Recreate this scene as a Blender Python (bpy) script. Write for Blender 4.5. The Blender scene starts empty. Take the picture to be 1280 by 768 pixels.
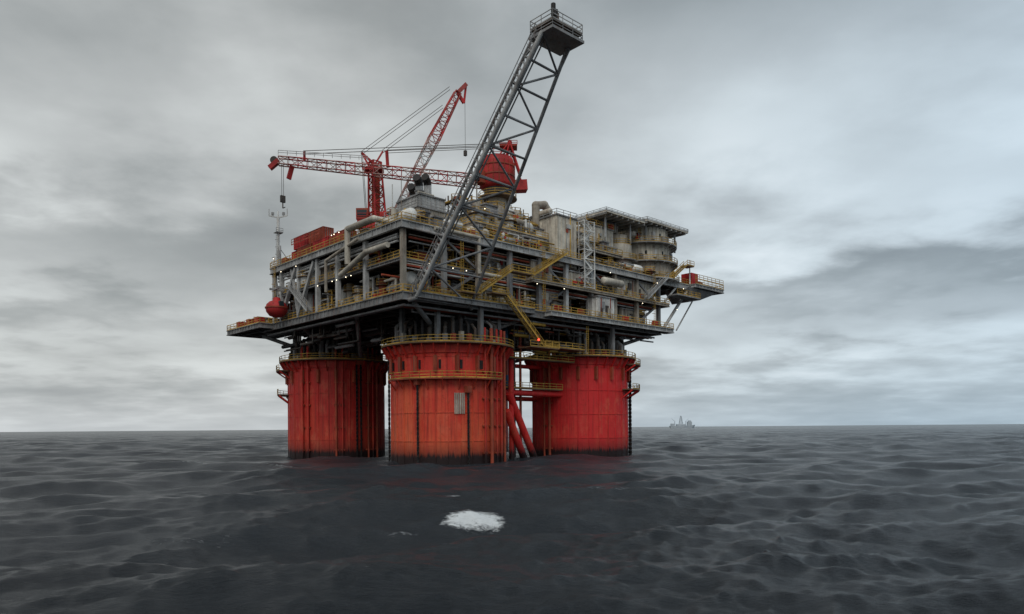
import bpy, math, random
import numpy as np
from mathutils import Vector, Matrix, noise as mnoise
random.seed(7)
scene = bpy.context.scene
KX, KY, ANG = -18.3, 122.0, math.radians(43)
CA, SA = math.cos(ANG), math.sin(ANG)
def L(X, Y, Z):
    dx, dy = X-KX, Y-KY
    return (dx*CA+dy*SA, -dx*SA+dy*CA, Z)

# ------------------------------------------------------------------ materials
def new_mat(name):
    m = bpy.data.materials.new(name); m.use_nodes = True
    nt = m.node_tree
    return m, nt, nt.nodes['Principled BSDF']
def N(nt, typ, **kw):
    n = nt.nodes.new(typ)
    for k, v in kw.items(): setattr(n, k, v)
    return n
def ramp(nt, src, pts):
    r = N(nt, 'ShaderNodeValToRGB'); el = r.color_ramp.elements
    while len(el) < len(pts): el.new(0.5)
    for e, (p, c) in zip(el, pts):
        e.position = p; e.color = (*c, 1) if len(c) == 3 else c
    nt.links.new(src, r.inputs[0]); return r
def mix(nt, f, a, b, mode='MIX'):
    m = N(nt, 'ShaderNodeMix', data_type='RGBA', blend_type=mode)
    for i, s in ((0, f), (6, a), (7, b)):
        if isinstance(s, (int, float)): m.inputs[i].default_value = s
        elif isinstance(s, tuple): m.inputs[i].default_value = (*s, 1)
        else: nt.links.new(s, m.inputs[i])
    return m.outputs[2]
def math_n(nt, op, a, b=0.0, c=0.0, clamp=False):
    m = N(nt, 'ShaderNodeMath', operation=op, use_clamp=clamp)
    for i, s in enumerate((a, b, c)):
        if isinstance(s, (int, float)): m.inputs[i].default_value = s
        else: nt.links.new(s, m.inputs[i])
    return m.outputs[0]
def noise(nt, vec, scale, detail=6, rough=0.55, dist=0.0):
    n = N(nt, 'ShaderNodeTexNoise'); n.inputs['Scale'].default_value = scale
    n.inputs['Detail'].default_value = detail; n.inputs['Roughness'].default_value = rough
    n.inputs['Distortion'].default_value = dist
    if vec is not None: nt.links.new(vec, n.inputs['Vector'])
    return n.outputs[0]
def mapped(nt, vec, sc, rot=0.0):
    m = N(nt, 'ShaderNodeMapping'); m.inputs['Scale'].default_value = sc; m.inputs['Rotation'].default_value = (0,0,rot)
    nt.links.new(vec, m.inputs['Vector']); return m.outputs[0]

def painted(name, col, rust=0.3, rough=0.6, metal=0.0, dark=0.55):
    m, nt, p = new_mat(name)
    tc = N(nt, 'ShaderNodeTexCoord').outputs['Object']
    geo = N(nt, 'ShaderNodeNewGeometry')
    big = noise(nt, tc, 0.35, 5)
    fine = noise(nt, tc, 2.3, 8, 0.65)
    streak = noise(nt, mapped(nt, tc, (1.8, 1.8, 0.22)), 1.0, 6, 0.6)
    island = geo.outputs['Random Per Island']
    c0 = mix(nt, ramp(nt, big, [(0.35, (0, 0, 0)), (0.65, (1, 1, 1))]).outputs[0], tuple(x*dark for x in col), col)
    v = N(nt, 'ShaderNodeHueSaturation'); nt.links.new(c0, v.inputs['Color'])
    nt.links.new(math_n(nt, 'MULTIPLY_ADD', island, 0.55, 0.72), v.inputs['Value'])
    f = math_n(nt, 'MULTIPLY', ramp(nt, streak, [(0.50, (0, 0, 0)), (0.68, (1, 1, 1))]).outputs[0], min(1, rust*1.7))
    c1 = mix(nt, f, v.outputs[0], (0.14, 0.062, 0.03))
    f2 = math_n(nt, 'MULTIPLY', ramp(nt, fine, [(0.54, (0, 0, 0)), (0.71, (1, 1, 1))]).outputs[0], min(1, 0.25+rust))
    c2 = mix(nt, f2, c1, tuple(x*0.3+0.01 for x in col))
    nt.links.new(c2, p.inputs['Base Color'])
    p.inputs['Roughness'].default_value = rough; p.inputs['Metallic'].default_value = metal
    p.inputs['Specular IOR Level'].default_value = 0.3
    b = N(nt, 'ShaderNodeBump'); b.inputs['Strength'].default_value = 0.35; b.inputs['Distance'].default_value = 0.08
    nt.links.new(fine, b.inputs['Height']); nt.links.new(b.outputs[0], p.inputs['Normal'])
    return m

def column_mat(name, red, orange, bias, grime=1.0):
    m, nt, p = new_mat(name)
    tc = N(nt, 'ShaderNodeTexCoord').outputs['Object']
    sep = N(nt, 'ShaderNodeSeparateXYZ'); nt.links.new(tc, sep.inputs[0]); z = sep.outputs[2]
    big = noise(nt, tc, 0.13, 5, 0.6)
    st = noise(nt, mapped(nt, tc, (0.9, 0.9, 0.06)), 1.0, 7, 0.62)
    st2 = noise(nt, mapped(nt, tc, (3.2, 3.2, 0.10)), 1.0, 6, 0.6)
    fine = noise(nt, tc, 1.7, 9, 0.68)
    zt = math_n(nt, 'MULTIPLY', z, -0.022)
    s = math_n(nt, 'ADD', math_n(nt, 'MULTIPLY_ADD', st, 0.9, bias), math_n(nt, 'MULTIPLY_ADD', big, 0.7, zt))
    c = mix(nt, ramp(nt, s, [(0.35, (0, 0, 0)), (0.75, (1, 1, 1))]).outputs[0], red, orange)
    c = mix(nt, math_n(nt, 'MULTIPLY', ramp(nt, noise(nt, mapped(nt, tc, (.5,.5,.25)), 1.0, 8, .65), [(0.52, (0, 0, 0)), (0.75, (1, 1, 1))]).outputs[0], 0.4), c, (0.66, 0.22, 0.12))
    c = mix(nt, math_n(nt, 'MULTIPLY', ramp(nt, st2, [(0.50, (0, 0, 0)), (0.66, (1, 1, 1))]).outputs[0], 0.55*grime), c, (0.14, 0.022, 0.014))
    c = mix(nt, math_n(nt, 'MULTIPLY', ramp(nt, fine, [(0.55, (0, 0, 0)), (0.73, (1, 1, 1))]).outputs[0], 0.55*grime), c, (0.16, 0.035, 0.018))
    zz = math_n(nt, 'ADD', z, math_n(nt, 'MULTIPLY_ADD', st2, 3.5, -1.7))
    c = mix(nt, ramp(nt, math_n(nt, 'MULTIPLY', zz, 0.1), [(0.15, (1, 1, 1)), (0.23, (0.55, .55, .55)), (0.45, (0, 0, 0))]).outputs[0], c, (0.018, 0.009, 0.009))
    nt.links.new(c, p.inputs['Base Color'])
    nt.links.new(ramp(nt, fine, [(0.3, (0.42,)*3), (0.7, (0.75,)*3)]).outputs[0], p.inputs['Roughness'])
    p.inputs['Specular IOR Level'].default_value = 0.3
    b = N(nt, 'ShaderNodeBump'); b.inputs['Strength'].default_value = 0.5; b.inputs['Distance'].default_value = 0.15
    nt.links.new(noise(nt, tc, 0.6, 8, 0.6), b.inputs['Height']); nt.links.new(b.outputs[0], p.inputs['Normal'])
    return m

M = {}
M['beige'] = painted('beige_paint', (0.44, 0.39, 0.32), 0.32)
M['cream'] = painted('cream_paint', (0.60, 0.55, 0.46), 0.25)
M['white'] = painted('white_paint', (0.78, 0.77, 0.73), 0.15)
M['grey'] = painted('grey_steel', (0.26, 0.26, 0.26), 0.3)
M['lgrey'] = painted('light_grey_steel', (0.43, 0.43, 0.42), 0.2)
M['dark'] = painted('dark_steel', (0.07, 0.062, 0.055), 0.3)
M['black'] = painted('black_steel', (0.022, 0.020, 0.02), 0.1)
M['yellow'] = painted('yellow_paint', (0.56, 0.34, 0.06), 0.3)
M['red'] = painted('red_paint', (0.50, 0.03, 0.03), 0.15)
M['boomred'] = painted('faded_red_paint', (0.42, 0.075, 0.065), 0.3)
M['rust'] = painted('rust_red_paint', (0.38, 0.07, 0.035), 0.4)
M['pale'] = painted('pale_boom_paint', (0.50, 0.30, 0.26), 0.2)
M['blue'] = painted('blue_paint', (0.05, 0.14, 0.24), 0.2)
M['brown'] = painted('brown_grating', (0.20, 0.13, 0.075), 0.5)
M['colM'] = column_mat('column_paint_faded', (0.56, 0.034, 0.022), (0.68, 0.115, 0.045), -0.06, 1.0)
M['colL'] = column_mat('column_paint_worn', (0.44, 0.024, 0.018), (0.60, 0.075, 0.034), -0.2)
M['colR'] = column_mat('column_paint_red', (0.62, 0.026, 0.026), (0.68, 0.06, 0.036), -0.25, .7)
def emis(name, col, s):
    m, nt, p = new_mat(name)
    p.inputs['Emission Color'].default_value = (*col, 1); p.inputs['Emission Strength'].default_value = s
    p.inputs['Base Color'].default_value = (*col, 1); return m
M['lamp'] = emis('lamp_lens', (1.0, 0.86, 0.62), 4)
M['redlamp'] = emis('red_lamp_lens', (1.0, 0.05, 0.03), 4)
g, nt, p = new_mat('window_glass'); p.inputs['Base Color'].default_value = (0.02, 0.03, 0.035, 1); p.inputs['Roughness'].default_value = 0.1
M['glass'] = g
h, nt, p = new_mat('haze_tinted_ship_paint')  # aerial haze over the distance is put into the ship's pale base colour
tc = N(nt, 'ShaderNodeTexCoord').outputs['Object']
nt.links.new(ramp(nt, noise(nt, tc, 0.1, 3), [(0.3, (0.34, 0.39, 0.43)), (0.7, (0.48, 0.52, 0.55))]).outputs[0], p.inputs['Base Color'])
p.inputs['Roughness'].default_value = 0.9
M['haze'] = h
MK = list(M.keys())

# ------------------------------------------------------------------ mesh builder
class B:
    def __init__(s, name): s.name = name; s.v = []; s.f = []; s.m = []; s.sm = []
    def add(s, vs, fs, m, smooth=False):
        o = len(s.v); s.v.extend([tuple(x) for x in vs]); mi = MK.index(m)
        for f in fs: s.f.append([o+i for i in f]); s.m.append(mi); s.sm.append(smooth)
    def box(s, x0, x1, y0, y1, z0, z1, m):
        s.add([(x0,y0,z0),(x1,y0,z0),(x1,y1,z0),(x0,y1,z0),(x0,y0,z1),(x1,y0,z1),(x1,y1,z1),(x0,y1,z1)],
              [(0,3,2,1),(4,5,6,7),(0,1,5,4),(1,2,6,5),(2,3,7,6),(3,0,4,7)], m)
    def beam(s, p, q, w, h, m):
        p, q = Vector(p), Vector(q); d = q-p
        if d.length < 1e-6: return
        d.normalize(); up = Vector((0,0,1)) if abs(d.z) < 0.95 else Vector((1,0,0))
        a = d.cross(up).normalized()*(w/2); b = a.cross(d).normalized()*(h/2)
        s.add([p-a-b,p+a-b,p+a+b,p-a+b,q-a-b,q+a-b,q+a+b,q-a+b],
              [(0,3,2,1),(4,5,6,7),(0,1,5,4),(1,2,6,5),(2,3,7,6),(3,0,4,7)], m)
    def ibeam(s, p, q, w, h, m):
        p, q = Vector(p), Vector(q); t = 0.09
        s.beam(p, q, 0.12, h-0.2, m)
        s.beam(p+Vector((0,0,h/2-t)), q+Vector((0,0,h/2-t)), w, t*1.6, m)
        s.beam(p-Vector((0,0,h/2-t)), q-Vector((0,0,h/2-t)), w, t*1.6, m)
    def rev(s, p, q, prof, m, n=12):
        p, q = Vector(p), Vector(q); d = (q-p).normalized()
        up = Vector((0,0,1)) if abs(d.z) < 0.95 else Vector((1,0,0))
        a = d.cross(up).normalized(); b = a.cross(d).normalized()
        vs = []
        for r, t in prof:
            for i in range(n):
                an = 2*math.pi*i/n; vs.append(p+d*t+(a*math.cos(an)+b*math.sin(an))*r)
        fs = []
        for k in range(len(prof)-1):
            for i in range(n):
                j = (i+1) % n; fs.append((k*n+i, k*n+j, (k+1)*n+j, (k+1)*n+i))
        s.add(vs, fs, m, True)
        s.add([vs[i] for i in range(n)], [tuple(range(n-1,-1,-1))], m)
        s.add([vs[-n+i] for i in range(n)], [tuple(range(n))], m)
    def tube(s, p, q, r, m, n=8, r2=None):
        l = (Vector(q)-Vector(p)).length
        if l < 1e-5: return
        s.rev(p, q, [(r,0),(r if r2 is None else r2, l)], m, n)
    def vessel(s, p, q, r, m, n=16):
        l = (Vector(q)-Vector(p)).length; pr = []
        for k in range(5):
            t = k/4*math.pi/2; pr.append((max(0.02, r*math.sin(t)), r*0.5*(1-math.cos(t))))
        pr += [(x, l-y) for x, y in reversed(pr)]
        s.rev(p, q, pr, m, n)
    def ball(s, c, r, m, n=12, sz=1.0):
        c = Vector(c); pr = []
        for k in range(9):
            t = k/8*math.pi; pr.append((max(0.01, r*math.sin(t)), r*sz*(1-math.cos(t))))
        s.rev(c-Vector((0,0,r*sz)), c+Vector((0,0,r*sz)), pr, m, n)
    def pipe(s, pts, r, m, n=8):
        for a, b in zip(pts, pts[1:]): s.tube(a, b, r, m, n)
        for a in pts[1:-1]: s.ball(a, r*1.05, m, n)
    def arc(s, c, r0, r1, a0, a1, z0, z1, m, n=None):
        n = n or max(3, int(abs(a1-a0)/0.13)); vs = []; fs = []
        for i in range(n+1):
            an = a0+(a1-a0)*i/n; x, y = math.cos(an), math.sin(an)
            vs += [(c[0]+r0*x,c[1]+r0*y,z0),(c[0]+r1*x,c[1]+r1*y,z0),(c[0]+r1*x,c[1]+r1*y,z1),(c[0]+r0*x,c[1]+r0*y,z1)]
        for i in range(n):
            o = i*4
            for k in range(4): fs.append((o+k, o+(k+1)%4, o+4+(k+1)%4, o+4+k))
        fs += [(0,3,2,1), (n*4,n*4+1,n*4+2,n*4+3)]
        s.add(vs, fs, m)
    def rail(s, pts, m='yellow', h=1.15, r=0.055, toe=True):
        for a, b in zip(pts, pts[1:]):
            a, b = Vector(a), Vector(b); l = (b-a).length
            if l < 0.05: continue
            k = max(1, round(l/1.9)); u = Vector((0,0,1))
            for hh in (h, h*0.52): s.beam(a+u*hh, b+u*hh, r*1.6, r*1.8, m)
            if toe: s.beam(a+u*0.1, b+u*0.1, 0.05, 0.2, m)
            for i in range(k+1):
                c = a+(b-a)*i/k; s.beam(c, c+u*h, r*1.5, r*1.5, m)
    def ringrail(s, c, r, a0, a1, z, m='yellow'):
        n = max(3, int(abs(a1-a0)*r/2.0))
        s.rail([(c[0]+r*math.cos(a0+(a1-a0)*i/n), c[1]+r*math.sin(a0+(a1-a0)*i/n), z) for i in range(n+1)], m)
    def stair(s, p, q, w=1.0, m='yellow', side=(0,1,0)):
        p, q, sd = Vector(p), Vector(q), Vector(side).normalized()*(w/2)
        for t in (-1, 1):
            s.beam(p+sd*t, q+sd*t, 0.1, 0.34, m)
            u = Vector((0,0,1.0)); s.beam(p+sd*t+u, q+sd*t+u, 0.08, 0.1, m)
            s.beam(p+sd*t+u*.5, q+sd*t+u*.5, 0.06, 0.07, m)
            k = max(2, int((q-p).length/1.6))
            for i in range(k+1):
                c = p+(q-p)*i/k+sd*t; s.beam(c, c+u, 0.07, 0.07, m)
        k = max(3, int(abs(q.z-p.z)/0.25))
        for i in range(k):
            c = p+(q-p)*(i+0.5)/k; s.beam(c-sd, c+sd, 0.26, 0.05, 'brown' if m == 'yellow' else m)
    def ladder(s, p, q, m='yellow', d=(1,0,0)):
        p, q, d = Vector(p), Vector(q), Vector(d).normalized()*0.28
        s.beam(p-d, q-d, .07,.07, m); s.beam(p+d, q+d, .07,.07, m)
        k = int((q-p).length/0.4)
        for i in range(k): c = p+(q-p)*i/k; s.beam(c-d, c+d, .05,.05, m)
        for i in range(0, k, 4):
            c = p+(q-p)*i/k; nrm = d.cross(q-p).normalized()*0.6
            s.beam(c-d, c-d-nrm, .05,.05, m); s.beam(c+d, c+d-nrm, .05,.05, m); s.beam(c-d-nrm, c+d-nrm, .05,.05, m)
    def truss(s, p, q, w0, w1, n, rc, rb, mats, side=None):
        p, q = Vector(p), Vector(q); d = (q-p).normalized()
        a = (Vector(side) if side else d.cross(Vector((0,0,1)))).normalized(); b = a.cross(d).normalized()
        def c(i, t):
            w = (w0+(w1-w0)*t)/2; sx, sy = [(-1,-1),(1,-1),(1,1),(-1,1)][i]
            return p+(q-p)*t+a*w*sx+b*w*sy
        for k in range(n):
            m = mats[k % len(mats)]
            t0, t1 = k/n, (k+1)/n
            for i in range(4):
                s.tube(c(i,t0), c(i,t1), rc, m, 6)
                j = (i+1) % 4
                s.tube(c(i,t0), c(j,t0), rb, m, 5)
                if k % 2: s.tube(c(i,t0), c(j,t1), rb, m, 5)
                else: s.tube(c(j,t0), c(i,t1), rb, m, 5)
        for i in range(4): s.tube(c(i,1), c((i+1)%4,1), rb, mats[0], 5)
    def build(s, parent=None, top=False):
        me = bpy.data.meshes.new(s.name); me.from_pydata(s.v, [], s.f)
        used = sorted(set(s.m)); rm = {u: i for i, u in enumerate(used)}
        for u in used: me.materials.append(M[MK[u]])
        me.polygons.foreach_set('material_index', [rm[x] for x in s.m])
        me.polygons.foreach_set('use_smooth', s.sm); me.update()
        ob = bpy.data.objects.new(s.name, me); scene.collection.objects.link(ob)
        if parent: ob.parent = parent
        if top: ob.location = (KX, KY, 0); ob.rotation_euler = (0, 0, ANG)
        return ob

plat = bpy.data.objects.new('offshore_oil_platform', None); scene.collection.objects.link(plat)
plat.location = (KX, KY, 0); plat.rotation_euler = (0, 0, ANG)

# ------------------------------------------------------------------ columns
cols = {'M': (17, 9.5), 'L': (16, 51), 'R': (56, 10), 'K': (56, 51)}
CR = 11.0; TOP = 22.0; rad = math.radians
cmat = {'M': 'colM', 'L': 'colL', 'R': 'colR', 'K': 'colL'}
for k, c in cols.items():
    b = B('hull_column_'+k.lower()); m = cmat[k]
    n = 96; zs = [-14, 0, 5, 10, 16, TOP]
    vs = [(c[0]+CR*math.cos(2*math.pi*i/n), c[1]+CR*math.sin(2*math.pi*i/n), z) for z in zs for i in range(n)]
    b.add(vs, [(r*n+i, r*n+(i+1)%n, (r+1)*n+(i+1)%n, (r+1)*n+i) for r in range(len(zs)-1) for i in range(n)], m, True)
    b.arc(c, 0.2, CR-0.02, 0, 2*math.pi-1e-4, TOP-0.3, TOP-0.02, 'dark', 60)
    for i in range(30):
        a = 2*math.pi*(i+0.3)/30; x, y = c[0]+(CR+.02)*math.cos(a), c[1]+(CR+.02)*math.sin(a)
        b.tube((x,y,-2), (x,y,TOP-0.4), 0.07 if i % 3 else 0.13, m, 6)
    for z in (4.2, 9.4, 14.6, 19.6): b.arc(c, CR-.05, CR+.09, 0, 2*math.pi-1e-4, z, z+.14, m, 80)
    b.arc(c, CR-.05, CR+.25, 0, 2*math.pi-1e-4, 20.3, TOP-.35, m, 80)
    for i in range(36):
        a = 2*math.pi*i/36; x, y = math.cos(a), math.sin(a)
        b.beam((c[0]+(CR+.1)*x, c[1]+(CR+.1)*y, 19.6), (c[0]+(CR+1.6)*x, c[1]+(CR+1.6)*y, TOP-.15), .12, .5, m)
        if i % 2 == 0:
            b.beam((c[0]+(CR+.3)*x, c[1]+(CR+.3)*y, 17.0), (c[0]+(CR+.3)*x, c[1]+(CR+.3)*y, 19.8), .7, .4, 'rust')
            a2 = a+math.pi/36; x2, y2 = math.cos(a2), math.sin(a2)
            b.beam((c[0]+(CR-.02)*x2, c[1]+(CR-.02)*y2, 17.4), (c[0]+(CR-.02)*x2, c[1]+(CR-.02)*y2, 19.0), .12, .9, 'black') if k == 'M' else None  # shade in the openings below the walkway, painted as black slabs
    b.arc(c, CR-.3, CR+1.9, 0, 2*math.pi-1e-4, TOP-.1, TOP+.12, 'brown', 60)
    b.ringrail(c, CR+1.85, 0, 2*math.pi, TOP+.12)
    lower = {'M': [(rad(227-58), rad(227+58), 15.6, 1.5)], 'L': [(rad(110), rad(172), 20.0, 2.6), (rad(110), rad(165), 14.6, 2.4)],
             'R': [(rad(285), rad(338), 20.6, 3.0), (rad(280), rad(340), 15.0, 2.8)], 'K': []}[k]
    for a0, a1, z, w in lower:
        b.arc(c, CR-.1, CR+w, a0, a1, z-.15, z+.1, 'rust' if k == 'M' else 'brown'); b.ringrail(c, CR+w-.05, a0, a1, z+.1)
        nb = int((a1-a0)*CR/2.6)
        for i in range(nb+1):
            a = a0+(a1-a0)*i/nb; x, y = math.cos(a), math.sin(a)
            b.beam((c[0]+CR*x, c[1]+CR*y, z-1.9), (c[0]+(CR+w-.2)*x, c[1]+(CR+w-.2)*y, z-.2), .14, .3, m)
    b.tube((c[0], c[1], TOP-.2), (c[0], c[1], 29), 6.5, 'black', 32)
    for i in range(44):
        a = 2*math.pi*i/44; x, y = math.cos(a), math.sin(a)
        if i % 6 == 3: b.beam((c[0]+9.8*x,c[1]+9.8*y,TOP), (c[0]+9.8*x,c[1]+9.8*y,29), .8,.8, 'grey'); continue
        mm = random.choice(['dark', 'dark', 'grey', 'black', 'dark'])
        h = random.uniform(24.6, 26.4)
        b.pipe([(c[0]+10*x,c[1]+10*y,TOP), (c[0]+10*x,c[1]+10*y,h), (c[0]+9*x,c[1]+9*y,h+.9), (c[0]+7*x,c[1]+7*y,h+1)], random.uniform(.25,.45), mm)
        b.box(c[0]+10.4*x-.35, c[0]+10.4*x+.35, c[1]+10.4*y-.35, c[1]+10.4*y+.35, TOP+.15, TOP+random.uniform(.8,2.4), random.choice(['rust','dark','grey','beige']))
    b.build(plat)

b = B('mooring_chains_and_risers')
def chain(x, y, z0, z1, r, m='black'):
    z = z0; i = 0
    while z > z1:
        if i % 2: b.box(x-r, x+r, y-.07, y+.07, z-.55, z, m)
        else: b.box(x-.07, x+.07, y-r, y+r, z-.55, z, m)
        z -= .45; i += 1
def onc(k, deg, rr): c = cols[k]; return (c[0]+rr*math.cos(rad(deg)), c[1]+rr*math.sin(rad(deg)))
for k, deg, z0 in (('M', 203, 14.5), ('M', 250, 13), ('R', 312, 20), ('R', 306, 20), ('L', 263, 21), ('L', 268, 21), ('M', 140, 20)):
    x, y = onc(k, deg, CR+.5); chain(x, y, z0, -3, .22 if k != 'R' else .42)
    b.box(x-.5, x+.5, y-.5, y+.5, z0, z0+1.2, 'rust')
for k, degs in (('M', (268, 276, 284, 292, 300)), ('L', (200, 208, 240, 247, 278, 285, 292)), ('R', (178, 186))):
    for dg in degs:
        x, y = onc(k, dg, CR+.45); r = random.uniform(.18, .36)
        b.tube((x, y, -3), (x, y, TOP+3), r, 'colL' if random.random() < .6 else 'rust')
        for z in (2, 7, 12, 17): x2, y2 = onc(k, dg, CR-.1); b.beam((x,y,z), (x2,y2,z), .9, .3, 'rust')
for i in range(6):
    x, y = onc('M', 238+i*1.7, CR+.18); b.beam((x,y,9.2), (x,y,13.0), .12, .22, 'cream')
b.pipe([(27,6,13.8), (47,6.5,13.8)], .62, 'colR', 12)
b.pipe([(27,14,13.0), (47,14,13.0)], .5, 'colL', 12)
b.pipe([(28,4,13.5), (37.2,5,-2)], .75, 'colR', 12); b.pipe([(26,2.6,10), (33.2,4,-2)], .75, 'colR', 12)
b.pipe([(28,12,20), (46,12,20)], .45, 'colR', 12)
b.pipe([(30,7,28), (30,7,13.8)], .5, 'blue', 12); b.pipe([(32.6,7.4,28), (32.6,7.4,-3)], .3, 'dark')
b.pipe([(35,8,28), (35,8,-3)], .28, 'rust'); b.pipe([(28.9,4.3,22), (28.9,4.3,-3)], .55, 'colR')
b.pipe([(28,22,13.8), (28,40,13.8)], .6, 'colL', 12)
b.box(27,46,2.6,4.2,20.4,20.6,'brown'); b.rail([(27,2.6,20.6),(46,2.6,20.6)]); b.box(27,45,5.2,6.6,14.6,14.8,'brown'); b.rail([(27,5.2,14.8),(45,5.2,14.8)])
for k in range(26):
    x = 27+(k % 7)*3.0+random.uniform(-.3,.3); y = 26+(k//7)*3.2
    b.tube((x,y,-4), (x,y,30), .36, random.choice(['dark','rust','black','colL']))
for k in range(26):
    x = random.uniform(28,46); y = random.uniform(1,9); z = random.uniform(22.5,28); l = random.uniform(2,6)
    b.tube((x,y,z),(x+l,y,z),random.uniform(.12,.35),random.choice(['dark','rust','grey','yellow','dark'])); b.tube((x,y,z),(x,y,28.6),.12,'dark')
for k in range(60):
    x = random.uniform(1,20); y = random.uniform(20,48); z = random.uniform(23.2,28); l = random.uniform(2,8)
    b.tube((x,y,z),(x,y+l,z),random.uniform(.12,.45),random.choice(['dark','black','grey','dark'])); b.tube((x,y,z),(x,y,28.6),.14,'dark')
b.build(plat)

# ------------------------------------------------------------------ decks
def deck(b, u0, u1, v0, v1, zb, zt, m='grey', plate='dark', rails='nesw', step=4.5):
    b.box(u0+.1, u1-.1, v0+.1, v1-.1, zt-.2, zt, plate)
    zc = (zb+zt)/2-.02; h = zt-zb-.06
    for (p, q) in (((u0,v0),(u1,v0)), ((u0,v1),(u1,v1)), ((u0,v0),(u0,v1)), ((u1,v0),(u1,v1))):
        b.ibeam((*p,zc), (*q,zc), .6, h, m)
    x = u0+step
    while x < u1-1: b.ibeam((x,v0+.3,zc-.1), (x,v1-.3,zc-.1), .5, h*.75, 'dark'); x += step
    y = v0+step
    while y < v1-1: b.ibeam((u0+.3,y,zc-.05), (u1-.3,y,zc-.05), .5, h*.6, 'dark'); y += step
    x = u0+1.5
    while x < u1: b.beam((x,v0-.12,zb+.15), (x,v0-.12,zt-.15), .1,.25, m); x += 1.5
    y = v0+1.5
    while y < v1: b.beam((u0-.12,y,zb+.15), (u0-.12,y,zt-.15), .1,.25, m); y += 1.5
    e = .1
    if 's' in rails: b.rail([(u0,v0-e,zt),(u1,v0-e,zt)])
    if 'w' in rails: b.rail([(u0-e,v0,zt),(u0-e,v1,zt)])
    if 'n' in rails: b.rail([(u0,v1+e,zt),(u1,v1+e,zt)])
    if 'e' in rails: b.rail([(u1+e,v0,zt),(u1+e,v1,zt)])

CZ, MZ, UZ = 30.0, 36.0, 42.0
b = B('cellar_deck')
deck(b, 0, 74, 0, 56, 28.5, CZ)
deck(b, -3.0, 8, 50, 68, 28.8, CZ, step=3)
deck(b, 34, 76, -2.2, 0, 28.9, CZ, step=3, rails='se', m='lgrey')
deck(b, 2, 30, -1.4, 0, 28.9, CZ, step=3, rails='s')
for p, q in (((3,1),(17,9.5)), ((3,20),(16,40)), ((2,60),(16,51)), ((72,2),(56,10)), ((2,40),(16,51)), ((30,2),(17,9.5)), ((42,2),(56,10)), ((74,30),(56,40))):
    b.tube((*p,28.4), (*q,TOP+.5), .45, 'grey', 10)
for x in range(4, 74, 6):
    b.pipe([(x,3,28),(x,3,27.2),(x+5,3,27.2)], .18, 'grey')
for y in (1.2, 2.0, 2.9): b.tube((1,y,27.9), (73,y,27.9), .2, random.choice(['grey','rust','dark']))
for x in (1.0, 1.8): b.tube((x,1,27.9), (x,55,27.9), .22, 'grey')
b.build(plat)

b = B('mezzanine_deck')
deck(b, 0.3, 30, 1.2, 50, 35.3, MZ, step=5, rails='sw')
deck(b, 30, 76, -1.0, 50, 35.3, MZ, step=5, rails='se', m='beige')
b.box(31,75,14,48,30.2,41,'black'); b.box(8,30.5,12,46,30.2,41,'black')  # inner walls in black: the interior shade between decks is put into their colour
b.build(plat)

b = B('main_deck')
deck(b, -0.5, 86, -0.5, 50, 40.6, UZ, m='lgrey')
deck(b, 86, 99, -2, 7, 41.2, 42.2, m='lgrey', rails='se', step=3)
b.add([(84,-1.5,41.1),(97,-1.5,41.1),(84,6,41.1),(97,6,41.1),(86,0,37.8),(91,0,38.8),(86,5,37.8),(91,5,38.8)],
      [(0,1,5,4),(2,6,7,3),(0,4,6,2),(1,3,7,5),(4,5,7,6)], 'grey')
b.tube((85,-.3,40.6),(74.5,-.3,30), .38, 'lgrey', 10); b.tube((85,20,40.6),(74.5,20,30), .38, 'lgrey', 10)
b.tube((80,-.3,40.6),(74.5,-.3,36), .25, 'lgrey', 10); b.tube((79,-1,30),(86,-1,37.8), .18, 'lgrey', 8)
for i, x in enumerate([0.3, 9, 17, 25, 33, 41, 49, 57, 65, 73.5]):
    b.beam((x,0.3,CZ), (x,0.3,40.7), .8,.8, random.choice(['grey','lgrey','beige']))
    if i in (1, 4, 6, 8): b.beam((x,.5,CZ+.3), (x+8,.5,35.4), .45,.45, 'grey'); b.beam((x+8,.5,MZ), (x,.5,40.6), .4,.4, 'grey')
for i, y in enumerate([12, 22, 30, 38, 46, 49.5]):
    b.beam((.2,y,CZ), (.2,y,40.7), .8,.8, 'lgrey')
    if i in (3, 4): b.beam((0,y,CZ+.3), (0,y-7,40.4), .7,.7, 'lgrey'); b.beam((0,y,CZ+.3), (0,y+3,40.4), .5,.5, 'lgrey')
for y in (10, 20, 30, 40, 50): b.beam((74,y,CZ), (74,y,40.7), .8,.8, 'grey')
b.build(plat)

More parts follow.
